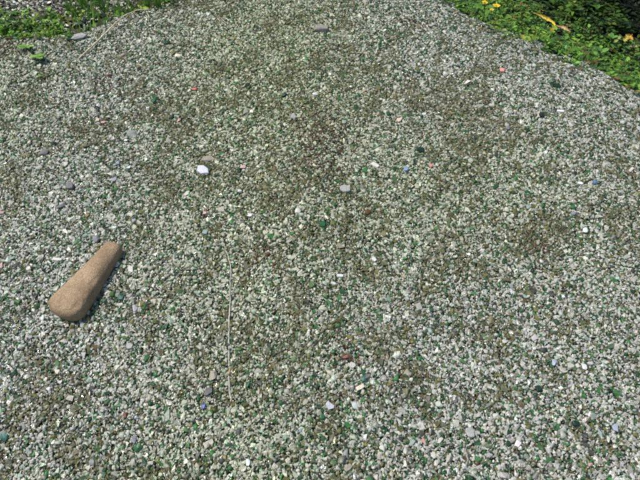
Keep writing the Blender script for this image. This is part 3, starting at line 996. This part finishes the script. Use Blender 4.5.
def seedling(px, py, seed, label, nleaf, size):
    g = np.random.default_rng(seed)
    p = hit(px, py)
    t = empty('seedling', p)
    tag(t, label, 'seedling')
    v, f, c = tube(spline([np.array([0, 0, -.004]), np.array([.002, 0, .006]), np.array([.003, .001, .012])], 6), np.full(6, .0013), np.tile([.12, .18, .05, .5], (6, 1)), 6)
    mesh_obj('stem', v, f, M_LEAF, c, t, flat=False)
    for i in range(nleaf):
        a = i * 6.28 / nleaf + g.normal(0, .35)
        L = Leaves()
        ln = size * g.uniform(.8, 1.2)
        c0 = np.array([.22, .40, .075]) * np.exp(g.normal(0, .15))
        L.add(leaf(np.array([.003, .001, .011]), np.array([math.cos(a), math.sin(a), .45]), np.array([0, 0, 1.0]) + g.normal(0, .2, 3), ln, ln * .68, .25, .15), c0, tipcol=c0 * 1.1)
        L.build('leaf', M_LEAF, t)


seedling(26, 51, 11, 'pale green seedling on the glass at the top left, higher of two', 6, .025)
seedling(38, 61, 12, 'pale green seedling on the glass at the top left, lower of two', 6, .026)
seedling(229, 53, 13, 'tiny green sprout growing from clean glass near the top', 3, .009)
seedling(40, 80, 14, 'tiny dark sprout below the two pale seedlings, top left', 3, .010)

# dark green leaf scrap lying on the glass
p = hit(557, 88)
L = Leaves()
L.add(leaf(p + np.array([-.013, .004, .008]), np.array([.9, -.2, .02]), np.array([0.1, -.3, 1.0]), .026, .017, .1, .2), np.array([.016, .05, .018]))
L.add(leaf(p + np.array([-.006, .006, .010]), np.array([-.7, .3, .05]), np.array([0, -.2, 1.0]), .018, .014, .1, .2), np.array([.014, .045, .016]))
tag(L.build('leaf_scrap', M_LEAF, loc=p), 'dark green scrap of leaf lying on the glass below the right-hand weeds', 'leaf')


def yellow_flower(px, py, lift, size, label, seed):
    g = np.random.default_rng(seed)
    p = hit(px, py)
    d = (CAM - p) / np.linalg.norm(CAM - p)
    t = empty('yellow_flower', p)
    tag(t, label, 'flower')
    top = np.array([g.normal(0, .005), -.004, lift])
    v, f, c = tube(spline([np.array([0, 0, -.01]), top * .5 + np.array([.003, .002, 0]), top], 10), np.full(10, .0012), np.tile([.08, .15, .04, .5], (10, 1)), 6)
    mesh_obj('stem', v, f, M_LEAF, c, t, flat=False)
    for i in range(5):
        a = i * 6.283 / 5 + g.normal(0, .1)
        out = np.array([math.cos(a), math.sin(a) * .9, .42 + .15 * math.sin(a)])
        L = Leaves()
        L.add(leaf(top, out, np.array([0, -.35, 1.0]), size, size * .95, .12, .18), np.array([.80, .58, .025]) * g.uniform(.9, 1.05), tipcol=np.array([.82, .62, .05]))
        L.build('petal', M_PETAL, t)
    V, T = hull(14, seed)
    mesh_obj('flower_centre', V * size * .22 + top + np.array([0, 0, size * .12]), T, M_PETAL, np.tile([.55, .30, .02, .6], (len(V), 1)), t)


yellow_flower(483, 17, .055, .0155, 'yellow flower at the top edge, left one of the pair', 401)
yellow_flower(493, 21, .052, .0150, 'yellow flower at the top edge, right one of the pair', 402)
yellow_flower(488, 24, .048, .0085, 'small half-open yellow flower below the pair', 403)


def withered_leaf(pix, lift, width, cols, label, seed):
    """long curled yellowed leaf, with a paler midrib"""
    g = np.random.default_rng(seed)
    pts = spline([hit(a, b + 3) + np.array([0, 0, l + .014]) for (a, b), l in zip(pix, lift)], 22)
    vs, cs = [], []
    n = len(pts)
    for i, q in enumerate(pts):
        t = i / (n - 1)
        tan = pts[min(i + 1, n - 1)] - pts[max(i - 1, 0)]; tan /= np.linalg.norm(tan)
        up = (CAM - q); up /= np.linalg.norm(up)
        s = np.cross(tan, up); s /= np.linalg.norm(s)
        w = width * (math.sin(math.pi * min(1, .1 + .9 * t)) ** .7 + .12) * (1 + .30 * g.normal()) / 2
        for u in (-1, -.5, 0, .5, 1):
            vs.append(q + s * w * u + up * (abs(u) ** 2 * w * .5 - .0))
            k = t * (len(cols) - 1); j = min(int(k), len(cols) - 2)
            c = np.array(cols[j]) * (1 - k + j) + np.array(cols[j + 1]) * (k - j)
            cs.append(np.append(c * (1.12 if u == 0 else .92) * np.exp(g.normal(0, .16)) * ((.45, .35, .3) if g.random() < .12 else (1, 1, 1)), .6))
    f = [[i * 5 + j, i * 5 + j + 1, (i + 1) * 5 + j + 1, (i + 1) * 5 + j] for i in range(n - 1) for j in range(4)]
    tag(mesh_obj('withered_leaf', vs, f, M_PETAL, np.clip(cs, .01, .9), flat=False, loc=pts[0]), label, 'leaf')


withered_leaf([(531, 20), (541, 26), (550, 32), (552, 35)], [.030, .036, .038, .032], .0105, [(.35, .22, .05), (.72, .50, .06), (.78, .58, .07), (.70, .48, .04)], 'long yellow withered leaf lying on the right-hand weeds', 501)
withered_leaf([(553, 35), (549, 38), (547, 40)], [.034, .030, .026], .017, [(.75, .52, .04), (.80, .60, .04), (.78, .55, .04)], 'short bright yellow leaf hanging from the end of the long one', 502)
withered_leaf([(553, 34), (560, 36), (568, 40)], [.034, .035, .030], .010, [(.40, .25, .10), (.66, .46, .20), (.45, .34, .14)], 'tan withered leaf continuing right from the long yellow one', 503)
withered_leaf([(620, 50), (625, 46), (629, 49)], [.035, .040, .036], .016, [(.55, .52, .10), (.70, .44, .08), (.55, .26, .05)], 'orange-yellow leaf in the weeds near the right edge', 504)
withered_leaf([(611, 50), (616, 46), (618, 45)], [.030, .036, .036], .011, [(.34, .42, .10), (.46, .50, .16), (.36, .40, .10)], 'pale yellow-green leaf left of the orange one near the right edge', 505)
withered_leaf([(625, 54), (631, 53), (634, 54)], [.028, .030, .028], .009, [(.55, .52, .22), (.62, .56, .26), (.5, .42, .16)], 'pale yellow leaf just below the orange one near the right edge', 506)
withered_leaf([(620, 78), (626, 77), (630, 80)], [.006, .010, .006], .010, [(.34, .27, .10), (.44, .36, .14), (.3, .22, .08)], 'dull tan leaf at the foot of the weeds by the right edge', 507)
withered_leaf([(544, 64 - 34), (551, 30), (556, 31)], [.004, .008, .004], .004, [(.34, .27, .10), (.4, .33, .14), (.3, .22, .08)], 'thin brown leaf under the long yellow one', 508)

# ------------------------------------------------------------------ camera, sun, sky
cam = bpy.data.cameras.new('camera')
cam.lens = LENS; cam.sensor_width = 36; cam.clip_start = .02; cam.clip_end = 500
co = bpy.data.objects.new('camera', cam)
co.location = CAM.tolist(); co.rotation_euler = (R(90 - PITCH), 0, 0)
COL.objects.link(co); sc.camera = co

EL, AZ = 63, -92            # sun height; compass bearing from straight ahead (+Y), negative to the left
sd = np.array([math.sin(R(AZ)) * math.cos(R(EL)), math.cos(R(AZ)) * math.cos(R(EL)), math.sin(R(EL))])
sun = bpy.data.lights.new('sun', 'SUN')
sun.energy = 4.55; sun.angle = R(.53); sun.color = (1.0, .955, .88)
so = bpy.data.objects.new('sun', sun)
so.rotation_euler = Vector((-sd).tolist()).to_track_quat('-Z', 'Y').to_euler()
so.location = (0, 0, 3)
COL.objects.link(so)

world = bpy.data.worlds.new('World')
sc.world = world
world.use_nodes = True
wn = world.node_tree
bg = wn.nodes['Background']
sky = wn.nodes.new('ShaderNodeTexSky')
sky.sky_type = 'NISHITA'; sky.sun_disc = False
sky.sun_elevation = R(EL); sky.sun_rotation = R(AZ)
wn.links.new(sky.outputs[0], bg.inputs[0])
bg.inputs[1].default_value = .16

sc.view_settings.view_transform = 'Standard'
sc.view_settings.look = 'None'
sc.view_settings.exposure = 0
sc.cycles.max_bounces = 5
sc.cycles.sample_clamp_indirect = 4
sc.cycles.filter_width = 2.3
